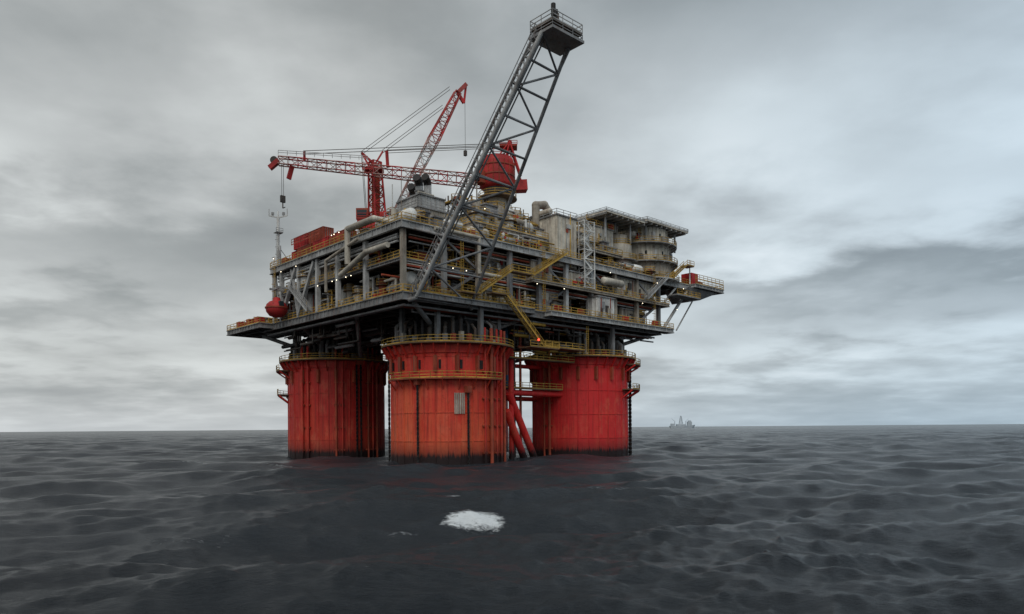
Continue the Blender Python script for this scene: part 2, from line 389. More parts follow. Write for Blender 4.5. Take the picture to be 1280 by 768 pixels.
# ------------------------------------------------------------------ equipment
def wallbox(b, x0, x1, y0, y1, z0, z1, m, ribs=True):
    b.box(x0,x1,y0,y1,z0,z1,m)
    if ribs:
        x = x0+.3
        while x < x1-.1: b.beam((x,y0-.06,z0+.05), (x,y0-.06,z1-.05), .12,.12, m); x += 1.15
        y = y0+.3
        while y < y1-.1: b.beam((x0-.06,y,z0+.05), (x0-.06,y,z1-.05), .12,.12, m); y += 1.15
    b.beam((x0-.1,y0-.1,z1), (x1+.1,y0-.1,z1), .3,.25, 'grey'); b.beam((x0-.1,y0-.1,z1), (x0-.1,y1+.1,z1), .3,.25, 'grey')
    if x1-x0 > 3.5 and z1-z0 > 3:
        for _ in range(int((x1-x0)*.8)):
            x = random.uniform(x0+.3,x1-1.5); z = random.uniform(z0+.3,z1-1.8); w = random.uniform(.4,1.2)
            b.box(x,x+w,y0-random.uniform(.2,.5),y0-.02,z,z+random.uniform(.5,1.6),random.choice(['grey','lgrey','dark','dark','beige','white','rust','red']))
        for _ in range(int((x1-x0)*.5)):
            x = random.uniform(x0+.2,x1-.2); b.tube((x,y0-.2,z0),(x,y0-.2,z0+(z1-z0)*random.uniform(.5,1.1)),random.uniform(.05,.13),random.choice(['lgrey','cream','rust','yellow']),6)
def item(b, x, y, z, hmax, sx=None):
    t = random.random(); pal = ['beige','beige','cream','lgrey','grey','grey','white','dark','rust','red']
    m = random.choice(pal); h = hmax*random.uniform(.35,.95)
    if t < .22:
        w, d = random.uniform(1.2,3.6), random.uniform(1,2.8)
        wallbox(b, x, x+w, y, y+d, z+.15, z+h, m, random.random() < .6)
        if random.random() < .5: b.box(x+.3, x+.9, y-.13, y-.02, z+.4, z+min(2.2,h-.2), 'dark')
    elif t < .40:
        r = min(random.uniform(.6,1.4), hmax*.4); l = random.uniform(3,6)
        ax = (1,0) if random.random() < .6 else (0,1); zc = z+r+.5+random.uniform(0,max(0,hmax-2*r-1))
        b.vessel((x,y,zc), (x+ax[0]*l,y+ax[1]*l,zc), r, random.choice(['beige','cream','lgrey','white']))
        for f in (.2,.8): px, py = x+ax[0]*l*f, y+ax[1]*l*f; b.box(px-.25,px+.25,py-.5,py+.5,z,zc-r*.6,'grey')
    elif t < .55:
        r = random.uniform(.5,1.3); b.vessel((x,y,z+.3), (x,y,z+h+.3), r, random.choice(['beige','cream','lgrey','white','rust']))
        b.arc((x,y), r, r+.7, 0, 2*math.pi-.01, z+h*.7, z+h*.7+.1, 'brown', 12); b.ringrail((x,y), r+.65, 0, 2*math.pi, z+h*.7)
    elif t < .78:
        for k in range(random.randint(2,6)):
            r = random.uniform(.09,.28); xx = x+k*.55; yy = y+random.uniform(-.4,1.2); hh = z+random.uniform(.4,.95)*hmax; l = random.uniform(1.5,5)
            b.pipe([(xx,yy,z), (xx,yy,hh), (xx+l*random.choice([1,1,-1]),yy,hh)] if random.random() < .6 else [(xx,yy,z),(xx,yy,hh),(xx,yy+l,hh)], r, random.choice(['beige','cream','lgrey','grey','white','rust','yellow']))
            b.tube((xx,yy,z+1.2),(xx,yy,z+1.5), r*1.9, 'grey')
            if random.random() < .3: b.tube((xx,yy-.5,z+1.35),(xx,yy-.56,z+1.35), .3, 'red')
    elif t < .9:
        w = random.uniform(1.5,3.5); hh = z+hmax*random.uniform(.5,.9)
        for xx in (x, x+w):
            for yy in (y, y+1.8): b.beam((xx,yy,z), (xx,yy,hh), .18,.18, 'grey')
        b.box(x-.1,x+w+.1,y-.1,y+1.9,hh,hh+.12,'brown'); b.rail([(x,y,hh+.1),(x+w,y,hh+.1)], h=1.0)
        b.beam((x,y,z),(x+w,y,hh),.12,.12,'grey'); b.box(x+.3,x+w-.3,y+.3,y+1.5,z,z+1.3,m)
    else:
        b.box(x,x+1.1,y,y+.7,z,z+1.4,random.choice(['red','rust','red','white','cream'])); b.tube((x+1.8,y,z),(x+1.8,y,z+hmax*.9),.09,'lgrey')
def clutter(b, x0, x1, y0, y1, z, h, n):
    for _ in range(n): item(b, random.uniform(x0,x1), random.uniform(y0,y1), z, h)

b = B('cellar_deck_equipment')
clutter(b, 1, 68, .9, 4.5, CZ, 5.2, 60); clutter(b, 2, 66, 5, 11, CZ, 5.2, 30)
clutter(b, .8, 4, 3, 48, CZ, 5.2, 40); clutter(b, -2, 5, 51, 65, CZ, 2.2, 10); clutter(b, 58, 71, 10, 45, CZ, 5, 18)
wallbox(b, 48.5, 54, -2.0, 1.2, CZ+.1, 34.6, 'white')
wallbox(b, 60, 66, 1.0, 5, CZ+.1, 33.6, 'beige'); wallbox(b, 34, 39, .8, 4, CZ+.1, 34.3, 'cream')
for z in (34.2, 34.7, 35.0): b.tube((1,1.0,z),(72,1.0,z),random.uniform(.1,.2),random.choice(['lgrey','beige','rust']))
for v in (53, 57.5, 63): b.box(-2.2,-.6,v,v+1.8,CZ+.02,CZ+1.7,'red')
for u in (36, 43, 58, 69): b.box(u,u+1.3,-1.9,-1.0,CZ+.02,CZ+1.3,random.choice(['red','rust']))
b.build(plat)
b = B('mezzanine_equipment')
clutter(b, 1, 70, 1.9, 6, MZ, 4.2, 62); clutter(b, 1.2, 5, 4, 46, MZ, 4.2, 36); clutter(b, 4, 70, 7, 12, MZ, 4.2, 24)
wallbox(b, 1.6, 6, 24, 33, MZ+.1, 40.2, 'beige'); wallbox(b, 1.8, 7, 36, 42, CZ+.1, 35.0, 'lgrey')
wallbox(b, 20, 28, 2.2, 6, MZ+.1, 40.4, 'beige'); wallbox(b, 58, 72, .6, 6, MZ+.1, 40.4, 'cream'); wallbox(b, 42, 50, .2, 5, MZ+.1, 39.4, 'cream'); wallbox(b, 31, 37, .4, 5, MZ+.1, 40.0, 'beige')
b.vessel((51,-1.2,38.4),(58,-1.2,38.4), .8, 'cream')
for z, r in ((39.6,.3),(40.1,.18),(38.9,.22)): b.tube((0.4,2,z),(.4,48,z),r,random.choice(['lgrey','beige'])); b.tube((2,.9,z),(72,.9,z),r*.7,random.choice(['lgrey','beige','rust']))
b.pipe([(-1.2,16,37),(-1.2,16,43.5),(-1.2,7,43.5),(3,7,43.5),(3,7,46)], .55, 'cream', 12)
b.pipe([(-1.0,19,35.5),(-1.0,10,38.2),(-1.0,3,38.2)], .5, 'cream', 12)
b.pipe([(-1.3,24,33),(-1.3,24,39),(-1.3,12,41)], .3, 'beige', 12)
b.pipe([(6,-1.2,41.5),(16,-1.2,41.5),(16,-1.2,35),(22,-1.2,35)], .35, 'cream', 12)
b.build(plat)

b = B('topside_modules')
wallbox(b, 9, 19, 8, 19, UZ+.1, 48.0, 'beige'); wallbox(b, 10.5, 16.5, 9.5, 17, 48.0, 51.0, 'lgrey')
wallbox(b, 21, 29, 6, 16, UZ+.1, 49.0, 'cream'); wallbox(b, 31, 37.5, 7, 15, UZ+.1, 49.6, 'beige')
wallbox(b, 38.5, 44.5, .4, 8, UZ-1.8, 50.6, 'cream'); wallbox(b, 45.5, 52, 4, 12, UZ+.1, 49.5, 'beige')
wallbox(b, 52, 60, 3, 14, UZ+.1, 51.6, 'cream'); wallbox(b, 24, 50, 16, 30, UZ+.1, 47.5, 'grey')
wallbox(b, 10, 24, 24, 38, UZ+.1, 45.8, 'lgrey'); wallbox(b, 60, 84, 14, 40, UZ+.1, 51, 'beige')
for (x0,x1,y0,y1,z) in ((9,19,8,19,48.0),(21,29,6,16,49.0),(31,37.5,7,15,49.6),(38.5,44.5,.4,8,50.6),(45.5,52,4,12,49.5),(52,60,3,14,51.6)):
    b.rail([(x1,y0-.2,z),(x0-.2,y0-.2,z),(x0-.2,y1,z)], random.choice(['yellow','lgrey','yellow']))
for x, y, h in ((11.5,11,53.2),(14.2,12,54.2),(13,15,52.8),(16,17,53.4)):
    b.tube((x,y,50.8),(x,y,h),.75,'lgrey',14); b.pipe([(x,y,h-.2),(x-.2,y-.1,h+.5),(x-1.3,y-.9,h+1.0)], .78, 'black', 12)
    b.tube((x,y,51.9),(x,y,52.1),.95,'grey',14)
deck(b, 18, 38, 2.5, 15, 44.9, 45.8, step=4, rails='sw', m='beige'); deck(b, 44.8, 60, .4, 4, 44.6, 45.4, step=4, rails='s', m='beige')
for x in (18.3, 24, 30, 37.5): b.beam((x,2.7,UZ),(x,2.7,45),.4,.4,'lgrey')
clutter(b, 1, 36, .6, 3, UZ, 3.0, 36); clutter(b, 19, 36, 3.2, 6, 45.8, 3.6, 26); clutter(b, 3, 10, 3, 18, UZ, 3.8, 16)
clutter(b, 46, 58, .8, 3, 45.4, 3.0, 12); clutter(b, 46, 72, -.2, 3, UZ, 2.4, 18)
clutter(b, 10, 52, 6, 14, 49.2, 2.8, 38); clutter(b, 10, 52, 16, 30, 47.5, 3.6, 22); clutter(b, 4, 9, 16, 34, UZ, 3.0, 14)
clutter(b, 38.6, 43, 1.5, 7, 50.6, 1.6, 5); clutter(b, 53, 70, 3, 9, 51.6, 2.2, 8)
for k in range(30):
    x = random.uniform(8,60); y = random.uniform(4,16); h = random.uniform(1.5,4.5)
    b.tube((x,y,49),(x,y,50.5+h),random.uniform(.05,.16),random.choice(['lgrey','white','beige','dark']),6)
for x, y, r, z0, z1, m in ((30,10,2.0,49,53.0,'beige'),(34.5,9,1.5,49.6,52.6,'cream'),(27,8,1.6,49,52,'lgrey'),(47.5,7,1.5,49.5,52.2,'beige'),(23.5,9,1.7,49,52.4,'beige')):
    b.vessel((x,y,z0),(x,y,z1), r, m); b.ringrail((x,y), r+.1, 0, 6.28, z1-1.0)
b.pipe([(38,6,49),(38,6,53.6),(40.6,6,54.2),(41.8,6,53.0)], .85, 'beige', 14)
for x in (45.0, 48.2):
    for y in (-1.4, .2): b.beam((x,y,CZ+6), (x,y,50.4), .2,.2, 'white')
for k in range(8):
    z = 36.2+k*2; b.beam((45,-1.4,z),(48.2,-1.4,z),.15,.15,'white'); b.beam((45,-1.4,z),(45,.2,z),.15,.15,'white')
    if k < 7: b.stair(((45.2,-.6,z) if k % 2 else (48,-.6,z)), ((48,-.6,z+2) if k % 2 else (45.2,-.6,z+2)), .8, 'white')
c = (76, 7)
for r, z0, z1, m in ((7.6,42.1,46.2,'beige'),(7.0,46.2,50.6,'cream'),(6.2,50.6,54.6,'cream')):
    b.tube((*c,z0),(*c,z1), r, m, 40)
    for i in range(40):
        a = 2*math.pi*i/40; x, y = c[0]+(r+.03)*math.cos(a), c[1]+(r+.03)*math.sin(a)
        b.tube((x,y,z0),(x,y,z1),.09,m,5)
        if i % 4 == 1 and m != 'beige': b.beam((x,y,z0+1.7),(x,y,z0+2.5),.6,.2,'glass')
        if i % 3 == 0: b.box(x-.4,x+.4,y-.4,y+.4,z0+random.uniform(.2,1),z0+random.uniform(1.4,2.8),random.choice(['grey','white','lgrey','beige']))
for r, z in ((9.2,42.1),(8.8,46.2),(8.6,50.6)):
    b.arc(c, 5, r, 0, 6.28, z-.25, z, 'lgrey', 48); b.ringrail(c, r-.05, 0, 6.28, z)
    for i in range(24):
        a = 2*math.pi*i/24; b.beam((c[0]+6.5*math.cos(a),c[1]+6.5*math.sin(a),z-1.4),(c[0]+r*math.cos(a),c[1]+r*math.sin(a),z-.25),.12,.2,'lgrey')
b.tube((64,5,42.1),(64,5,49),3.3,'cream',28); b.ringrail((64,5),3.3,0,6.28,49); b.tube((64,5,49),(64,5,51.3),2.4,'beige',24)
b.arc((64,5), 3, 4.6, 0, 6.28, 45.2, 45.4, 'grey', 28); b.ringrail((64,5),4.55,0,6.28,45.4)
def slab(x0,x1,y0,y1,z):
    b.box(x0,x1,y0,y1,z,z+.3,'cream')
    for k in range(int((x1-x0)/2)+1): b.ibeam((x0+k*2,y0+.1,z-.25),(x0+k*2,y1-.1,z-.25),.3,.5,'lgrey')
    b.rail([(x0,y1,z+.3),(x0,y0,z+.3),(x1,y0,z+.3),(x1,y1,z+.3)],'lgrey',h=.7)
    for x in (x0+2,x1-3):
        for y in (y0+2,y1-2): b.beam((x,y,z-5),(x,y,z-.4),.35,.35,'lgrey')
slab(54,68,0,11,54.2); slab(69,86,0,10,55.0)
wallbox(b, 57, 63, 4, 10, 51.6, 53.6, 'beige')
b.box(86.5,89.5,-.5,2.5,42.3,45.2,'red'); b.box(90,92.5,0,2,42.3,43.5,'rust'); b.box(94,96.5,.5,3,42.3,43.4,'rust')
b.rail([(86,-2,43.4),(99,-2,43.4)]); b.pipe([(85,-1,42),(85,-1,48)],.15,'white')
b.stair((76,-1.8,42.1),(82,-1.8,46.2),1.0); b.box(82,85,-2.3,-.2,46,46.2,'brown'); b.rail([(82,-2.3,46.2),(85,-2.3,46.2)])
b.box(76,86,-3.4,-.6,38.0,38.3,'grey'); b.rail([(76,-3.4,38.3),(86,-3.4,38.3),(86,-.6,38.3)])
for (x,y,z,mm) in ((.5,45,UZ,'rust'),(.8,47.5,UZ,'lgrey'),(2,41.5,UZ,'red')): b.box(x,x+1.6,y,y+1.8,z,z+1.7,mm)
b.tube((1,48.6,42),(1,48.6,47),.3,'lgrey')
b.rail([(-.5,28,45.2),(-.5,40,45.2)],'rust')
b.build(plat)

b = B('stairways_and_walkways')
b.stair((15,-1.8,31),(23.5,-1.8,36.6)); b.stair((28.5,-1.6,36),(39,-1.6,42.2),1.1); b.stair((21,-2.6,CZ+1.5),(31,-2.6,TOP+.4),1.1)
b.box(11,15.4,-2.4,-1,30.8,31,'brown'); b.rail([(11,-2.4,31),(15.4,-2.4,31)])
b.box(23,29,-2.3,-.8,36.2,36.4,'brown'); b.rail([(23,-2.3,36.4),(29,-2.3,36.4)])
b.box(17.5,21.5,-3.2,-1.3,31.3,31.5,'brown'); b.rail([(17.5,-3.2,31.5),(21.5,-3.2,31.5)])
b.box(27,35,-3.3,0,TOP+.1,TOP+.3,'brown'); b.rail([(27,-3.3,TOP+.3),(35,-3.3,TOP+.3)])
b.box(34,46,-.5,3,TOP+.8,TOP+1.0,'brown'); b.rail([(34,-.5,TOP+1),(46,-.5,TOP+1)])
b.stair((-1.8,30,CZ),(-1.8,38,MZ),1.0,'lgrey',(1,0,0)); b.stair((66,-1.8,MZ),(74,-1.8,UZ),1.0,'lgrey')
for x, z0, z1 in ((33,30,42),(70,30,42),(12,30,41),(46,22,28)): b.ladder((x,-1.2,z0),(x,-1.2,z1))
b.ladder((-1,47,30),(-1,47,44),'yellow',(0,1,0))
b.build(plat)

b = B('work_lamps')
for i in range(24):
    f = random.random()
    if f < .62: x, y = random.uniform(2,84), -1.3
    else: x, y = -1.1, random.uniform(2,48)
    z = random.choice([35.0,35.0,40.4,44.2,48.4,50.2]) if f < .62 else random.choice([34.8,40.2,43.6])
    if z > 44 and f < .62: x, y = random.uniform(18,60), 2.0
    b.beam((x,y+.8,z+.3),(x,y,z+.3),.07,.07,'grey'); b.ball((x,y,z), .08, 'lamp', 8)
b.ball((29,-3.5,TOP+1.6), .2, 'redlamp', 10); b.beam((29,-3.3,TOP+.3),(29,-3.3,TOP+1.6),.1,.1,'grey')
b.build(plat)

# ------------------------------------------------------------------ flare boom
b = B('flare_boom')
def FB(t, side):
    v = -.9-26.8*t; z = 28.8+36*t; w = 6.2+(3.0-6.2)*t; cu = 8.2+.7*t
    if side == 0: return Vector((cu-w, v, z))
    if side == 1: return Vector((cu-w+.2, v+1.3, z+.95))
    return Vector((cu+w, v+.4, z))
NP = 9; fr = [0, .13, .26, .38, .5, .61, .72, .82, .91, 1.0]
for k in range(NP):
    t0, t1 = fr[k], fr[k+1]
    for sd, r in ((0,.34),(1,.24),(2,.30)): b.tube(FB(t0,sd), FB(t1,sd), r, 'lgrey' if sd == 0 else 'grey', 10)
    b.tube(FB(t0,0), FB(t0,2), .19, 'grey'); b.tube(FB(t0,1), FB(t0,2), .13, 'grey')
    if k % 2: b.tube(FB(t0,0), FB(t1,2), .18, 'grey')
    else: b.tube(FB(t0,2), FB(t1,0), .18, 'grey')
for k in range(46):
    t = k/46; b.beam(FB(t,0), FB(t,1), .16, .22, 'lgrey')
    if k % 2 == 0:
        t2 = (k+2)/46; b.beam(FB(t,0), FB(t2,1), .1,.1,'grey')
off = Vector((-.5,.8,1.5))
b.beam(FB(0,0)+off, FB(1,0)+off, .09,.1,'grey')
for k in range(30): t = k/30; b.beam(FB(t,0)+off*.2, FB(t,0)+off, .06,.06,'grey')
for r, o in ((.22,(.9,.6,.4)),(.12,(1.4,.5,.2))): b.tube(FB(0,0)+Vector(o), FB(1,0)+Vector(o), r, 'grey')
b.tube(FB(.26,0), (2,0,41), .22, 'grey'); b.tube(FB(.26,2), (14.5,0,41), .22, 'grey'); b.tube(FB(0,0),(1,0,28.5),.4,'grey'); b.tube(FB(0,2),(15,0,28.5),.4,'grey')
tz = 64.9; tv = -27.6; tu = 9
b.box(tu-3.3,tu+3.6,tv-2.4,tv+2.6,tz-.4,tz,'grey'); b.box(tu-2.0,tu+2.2,tv-1.3,tv+1.3,tz,tz+.9,'dark'); b.box(tu-3.1,tu+3.4,tv-2.2,tv+2.4,tz+.9,tz+1.1,'brown')
pp = [(tu-3.1,tv-2.2),(tu+3.4,tv-2.2),(tu+3.4,tv+2.4),(tu-3.1,tv+2.4),(tu-3.1,tv-2.2)]
b.rail([(*p,tz+1.1) for p in pp], 'lgrey', 1.3); b.rail([(*p,tz) for p in pp], 'grey', .9, toe=False)
b.pipe([(tu-.6,tv,tz),(tu-.6,tv,tz+4.6)],.2,'dark'); b.tube((tu-.6,tv,tz+3.2),(tu-.6,tv,tz+5),.36,'black'); b.pipe([(tu+.5,tv+.5,tz),(tu+.5,tv+.5,tz+4.2)],.18,'dark'); b.tube((tu+.5,tv+.5,tz+3.0),(tu+.5,tv+.5,tz+4.7),.32,'black'); b.tube((tu,tv-.4,tz),(tu,tv-.4,tz+3.6),.15,'dark')
for s_ in (-1,1): b.beam((tu+s_*3,tv,tz-.4),FB(.9,1 if s_<0 else 2),.25,.25,'grey')
b.build(top=True)

# ------------------------------------------------------------------ cranes
b = B('pedestal_crane')
c = Vector(L(-2.8,156.8,0)); c.z = 0
def at(x, y, z): return Vector(L(x, y, z))
b.tube((c.x,c.y,42),(c.x,c.y,57.5), 2.0, 'cream', 24); b.tube((c.x,c.y,57.2),(c.x,c.y,58.4), 2.9, 'dark', 24)
b.arc((c.x,c.y), 2, 4.3, 0, 6.28, 56.2, 56.4, 'brown', 24); b.ringrail((c.x,c.y), 4.2, 0, 6.28, 56.4)
b.rev((c.x,c.y,58.3),(c.x,c.y,66), [(2.6,0),(3.6,.4),(3.8,1.0),(3.8,5.6),(3.5,6.6),(2.4,6.9)], 'red', 20)
b.tube((c.x,c.y,60.9),(c.x,c.y,61.2), 3.95, 'rust', 20); b.tube((c.x,c.y,63),(c.x,c.y,63.2), 3.95, 'rust', 20)
for i in range(20):
    a = i*math.pi/10; b.beam((c.x+3.85*math.cos(a),c.y+3.85*math.sin(a),59.2),(c.x+3.85*math.cos(a),c.y+3.85*math.sin(a),64),.12,.12,'rust')
b.ringrail((c.x,c.y),3.3,0,6.28,65.0,'red')
b.beam(at(-6.2,154.5,59.0), at(-6.2,154.5,61.5), 2.0, 2.0, 'rust'); b.beam(at(-6.9,153.6,59.4), at(-6.9,153.6,61.0), 1.0,1.6,'glass')
b.beam(at(0,157.5,59.3), at(3.6,158.0,59.6), 2.6,2.2,'red')
for dy in (-1.4, 1.4):
    b.tube(at(-1,156.8+dy,64.5), at(0,156.8+dy,68.4), .2,'red'); b.tube(at(2.4,157+dy,61), at(0,156.8+dy,68.4), .2,'red')
    b.tube(at(-3.5,156.8+dy,64.0), at(0,156.8+dy,68.4), .16,'red')
b.beam(at(-2.2,156.8,67.6), at(1.6,156.8,67.6), 3.0,.2,'rust'); b.rail([at(-2.2,155.3,67.7),at(1.6,155.3,67.7)],'red',.9); b.tube(at(0,155.4,68.3), at(0,158.2,68.3), .5,'red')
foot, tip = at(-5.8,156.2,60.0), at(-48.2,150,62.6)
b.truss(foot, tip, 2.3, 1.5, 22, .14, .07, ['boomred','pale','boomred','pale','red'])
b.beam(tip, at(-50,149.8,61.0), 1.2,.9,'red'); b.beam(at(-45.5,150.4,61.6), at(-46.2,150.3,58.9), .5,.9,'red'); b.tube(at(-49,149.4,62.6), at(-49,150.4,62.6), .8,'dark',14)
b.rail([at(-30,152.0,63.3),at(-48,149.2,63.6)],'lgrey',.9,toe=False)
for dy in (-.8,.8):
    b.tube(at(0,156.8+dy,68.3), at(-43,150.7+dy,64.6), .075,'dark',5); b.tube(at(0,156.8+dy,68.0), at(-26,153.2+dy,65.6), .06,'dark',5)
b.beam(at(-26,153.2,62.3), at(-26.2,153.2,65.7), .5,.5,'red'); b.beam(at(-43,150.7,63), at(-43,150.7,64.8), .4,.4,'red')
h = at(-47.6,150.1,0)
b.tube((h.x,h.y,54.6),(h.x,h.y,62), .05,'dark',5); b.tube((h.x+.4,h.y,54.6),(h.x+.4,h.y,62), .05,'dark',5)
b.box(h.x-.3,h.x+.7,h.y-.25,h.y+.25,54.0,55.4,'dark'); b.beam((h.x+.2,h.y,54),(h.x+.2,h.y,52.8),.18,.18,'dark'); b.beam((h.x+.2,h.y,52.8),(h.x+.7,h.y,53.1),.18,.18,'dark')
b.build(top=True)

b = B('pedestal_crane')
X0, Y0 = -29.2, 156.5; c = at(X0,Y0,0)
b.tube((c.x,c.y,42),(c.x,c.y,48.6), 1.7, 'lgrey', 20); b.tube((c.x,c.y,48.6),(c.x,c.y,49.6), 2.6, 'rust', 20)
b.arc((c.x,c.y), 1.6, 4.0, 0, 6.28, 48.4, 48.6, 'brown', 24); b.ringrail((c.x,c.y), 3.9, 0, 6.28, 48.6, 'red')
def wb(x0,x1,dy0,dy1,z0,z1,m):
    mid = (z0+z1)/2; b.beam(at(x0,Y0+(dy0+dy1)/2,mid), at(x1,Y0+(dy0+dy1)/2,mid), dy1-dy0, z1-z0, m)
wb(X0-3.6,X0+2.6,-2.4,2.4,49.7,51.6,'red'); wb(X0-3.9,X0-1.4,-2.1,.5,51.6,54.0,'rust'); wb(X0-3.7,X0-1.6,-2.16,-2.1,52.2,53.6,'glass'); wb(X0+1.2,X0+3.8,-2.2,0,50.2,53.2,'red')
wb(X0-.6,X0+2.2,0,2,51.6,53.6,'rust'); b.rail([at(X0-3.6,Y0-2.6,51.6),at(X0+2.6,Y0-2.6,51.6)],'red')
b.truss(at(X0+.3,Y0,51.6), at(X0-.2,Y0,64.6), 2.7, 1.9, 7, .22, .12, ['red'], side=(1,0,0))
b.beam(at(X0,Y0,51), at(X0,Y0,63), 1.3,1.3,'rust')
wb(X0-2.6,X0+1.6,-1.3,1.3,62.6,63.2,'red'); b.beam(at(X0-3,Y0,66.6), at(X0+1,Y0,63), .5,.5,'red'); b.beam(at(X0-3,Y0,66.6), at(X0-1,Y0,63), .4,.4,'red'); b.beam(at(X0+1.6,Y0,66.9),at(X0-.2,Y0,64),.3,.3,'red')
b.rail([at(X0-2.6,Y0-1.3,63.2),at(X0+1.6,Y0-1.3,63.2)],'red',.9,toe=False)
ft, tp = at(X0+3.6,Y0,52), at(-11.8,164,83)
mid = ft.lerp(tp, .62)
b.truss(ft, mid, 1.2, 2.2, 11, .13, .07, ['pale','pale','lgrey']); b.truss(mid, tp, 2.2, 1.3, 7, .16, .08, ['boomred','red'])
b.beam(tp, at(-9.9,165,85.4), .8,.9,'boomred'); b.beam(tp, at(-10.4,164.8,81.0), .5,.7,'red'); b.beam(at(-9.9,165,85.4), at(-10.4,164.8,81.0), .3,.4,'red')
for dy in (-.7,.7):
    b.tube(at(X0-3,Y0+dy,66.6), at(-13.5,163+dy,83.6), .06,'dark',5); b.tube(at(X0+1.6,Y0+dy,66.9), at(-15,162+dy,79), .06,'dark',5)
    b.tube(at(X0-3,Y0+dy,66.6), at(X0-2,Y0+dy,51.6), .06,'dark',5)
h = at(-10.2,165,0); b.tube((h.x,h.y,84),(h.x,h.y,70), .045,'dark',5); b.box(h.x-.3,h.x+.3,h.y-.3,h.y+.3,69,70.2,'dark')
b.build(top=True)

# ------------------------------------------------------------------ mast, containers, capsule
b = B('antenna_mast')
b.tube((1,49.3,42),(1,49.3,53.5),.32,'white',10); b.tube((1,49.3,53.4),(1,49.3,54.8),.14,'white')
for sgn in (-1,1):
    d = Vector((math.cos(rad(-43)),math.sin(rad(-43)),0))*sgn
    p0 = Vector((1,49.3,53.3)); b.beam(p0, p0+d*2.0+Vector((0,0,.5)), .2,.24,'white'); b.beam(p0+d*2+Vector((0,0,.5)), p0+d*2+Vector((0,0,2.0)), .14,.14,'white')
    b.box(p0.x+d.x*1.2-.25,p0.x+d.x*1.2+.25,p0.y+d.y*1.2-.25,p0.y+d.y*1.2+.25,53.9,54.5,'lgrey')
b.rail([(.2,48.6,50),(1.8,48.6,50)],'lgrey',.9); b.box(.2,1.8,48.6,50,49.9,50,'grey'); b.ladder((.6,48.9,42),(.6,48.9,50),'lgrey'); b.tube((1,49.3,47),(3,46,42),.08,'grey'); b.tube((1,49.3,47),(-.5,45,42),.08,'grey')
b.build(top=True)

def container(u, v, z, m, l=6.0):
    b = B('shipping_container'); w, h = 2.4, 2.5
    b.box(u+.06,u+w-.06,v+.06,v+l-.06,z+.12,z+h-.06,m)
    for x in (u,u+w-.16):
        for y in (v,v+l-.16): b.box(x,x+.16,y,y+.16,z,z+h,m)
    for zz in (z+.02,z+h-.14):
        for x in (u-.01,u+w-.13): b.box(x,x+.14,v+.16,v+l-.16,zz,zz+.14,m)
        for y in (v-.01,v+l-.13): b.box(u+.16,u+w-.16,y,y+.14,zz,zz+.14,m)
    y = v+.35
    while y < v+l-.3: b.box(u,u+.1,y,y+.14,z+.2,z+h-.2,m); b.box(u+w-.1,u+w,y,y+.14,z+.2,z+h-.2,m); y += .3
    for x in (u+.5,u+1.0,u+1.4,u+1.9): b.tube((x,v-.02,z+.2),(x,v-.02,z+h-.2),.04,'grey')
    b.build(top=True)
container(.2,19,UZ,'rust'); container(.2,26,UZ,'red'); container(.3,33,UZ,'rust'); container(.6,28.5,UZ+2.55,'rust'); container(.5,35,UZ+2.55,'red'); container(4.4,22,UZ,'red'); container(1,40,UZ,'red',3.0); container(4.2,30,UZ,'rust')

b = B('survival_capsule')
cx, cy, cz = -2.2, 43.5, 32.3
b.rev((cx,cy,cz-2),(cx,cy,cz+2.4), [(.5,0),(1.5,.35),(2.15,1.2),(2.3,2.0),(2.1,2.7),(1.5,3.3),(.8,3.6),(.75,4.1),(.3,4.3)], 'red', 24)
b.tube((cx,cy,cz-.1),(cx,cy,cz+.15),2.42,'rust',24); b.box(cx-.5,cx+.5,cy-2.4,cy-1.9,cz+.2,cz+1.2,'glass')
for i in range(8):
    a = i*math.pi/4; b.box(cx+1.95*math.cos(a)-.15,cx+1.95*math.cos(a)+.15,cy+1.95*math.sin(a)-.15,cy+1.95*math.sin(a)+.15,cz+.4,cz+.8,'glass')
b.beam((cx,cy,cz+2.2),(cx,cy,36.4),.12,.12,'dark'); b.beam((1.5,cy-1.6,36.5),(cx-.8,cy-1.6,36.5),.4,.4,'lgrey'); b.beam((1.5,cy+1.6,36.5),(cx-.8,cy+1.6,36.5),.4,.4,'lgrey'); b.beam((cx,cy-1.6,36.5),(cx,cy+1.6,36.5),.4,.4,'lgrey')
b.build(top=True)

# ------------------------------------------------------------------ distant drill ship
b = B('drill_ship')
sx, sy = 612, 2600
b.add([(sx-40,sy-9,0),(sx+36,sy-9,0),(sx+44,sy,0),(sx-40,sy+9,0),(sx+36,sy+9,0),(sx-42,sy-10,9),(sx+38,sy-10,11),(sx+50,sy,13),(sx-42,sy+10,9),(sx+38,sy+10,11)],
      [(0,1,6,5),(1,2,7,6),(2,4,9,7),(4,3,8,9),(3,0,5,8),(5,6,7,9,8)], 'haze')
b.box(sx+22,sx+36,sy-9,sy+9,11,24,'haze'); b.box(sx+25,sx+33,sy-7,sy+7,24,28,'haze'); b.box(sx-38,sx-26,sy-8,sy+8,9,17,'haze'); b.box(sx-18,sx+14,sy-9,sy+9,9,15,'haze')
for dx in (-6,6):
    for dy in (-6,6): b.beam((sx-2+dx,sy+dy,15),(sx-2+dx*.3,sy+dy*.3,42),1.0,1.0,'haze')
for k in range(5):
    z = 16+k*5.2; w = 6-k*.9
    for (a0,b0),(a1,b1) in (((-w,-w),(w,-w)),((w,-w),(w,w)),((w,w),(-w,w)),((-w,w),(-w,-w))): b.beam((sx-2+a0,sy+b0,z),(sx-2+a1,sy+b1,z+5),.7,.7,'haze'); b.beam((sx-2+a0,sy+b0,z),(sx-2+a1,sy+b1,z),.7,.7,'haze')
b.box(sx-4,sx,sy-2,sy+2,42,45,'haze')
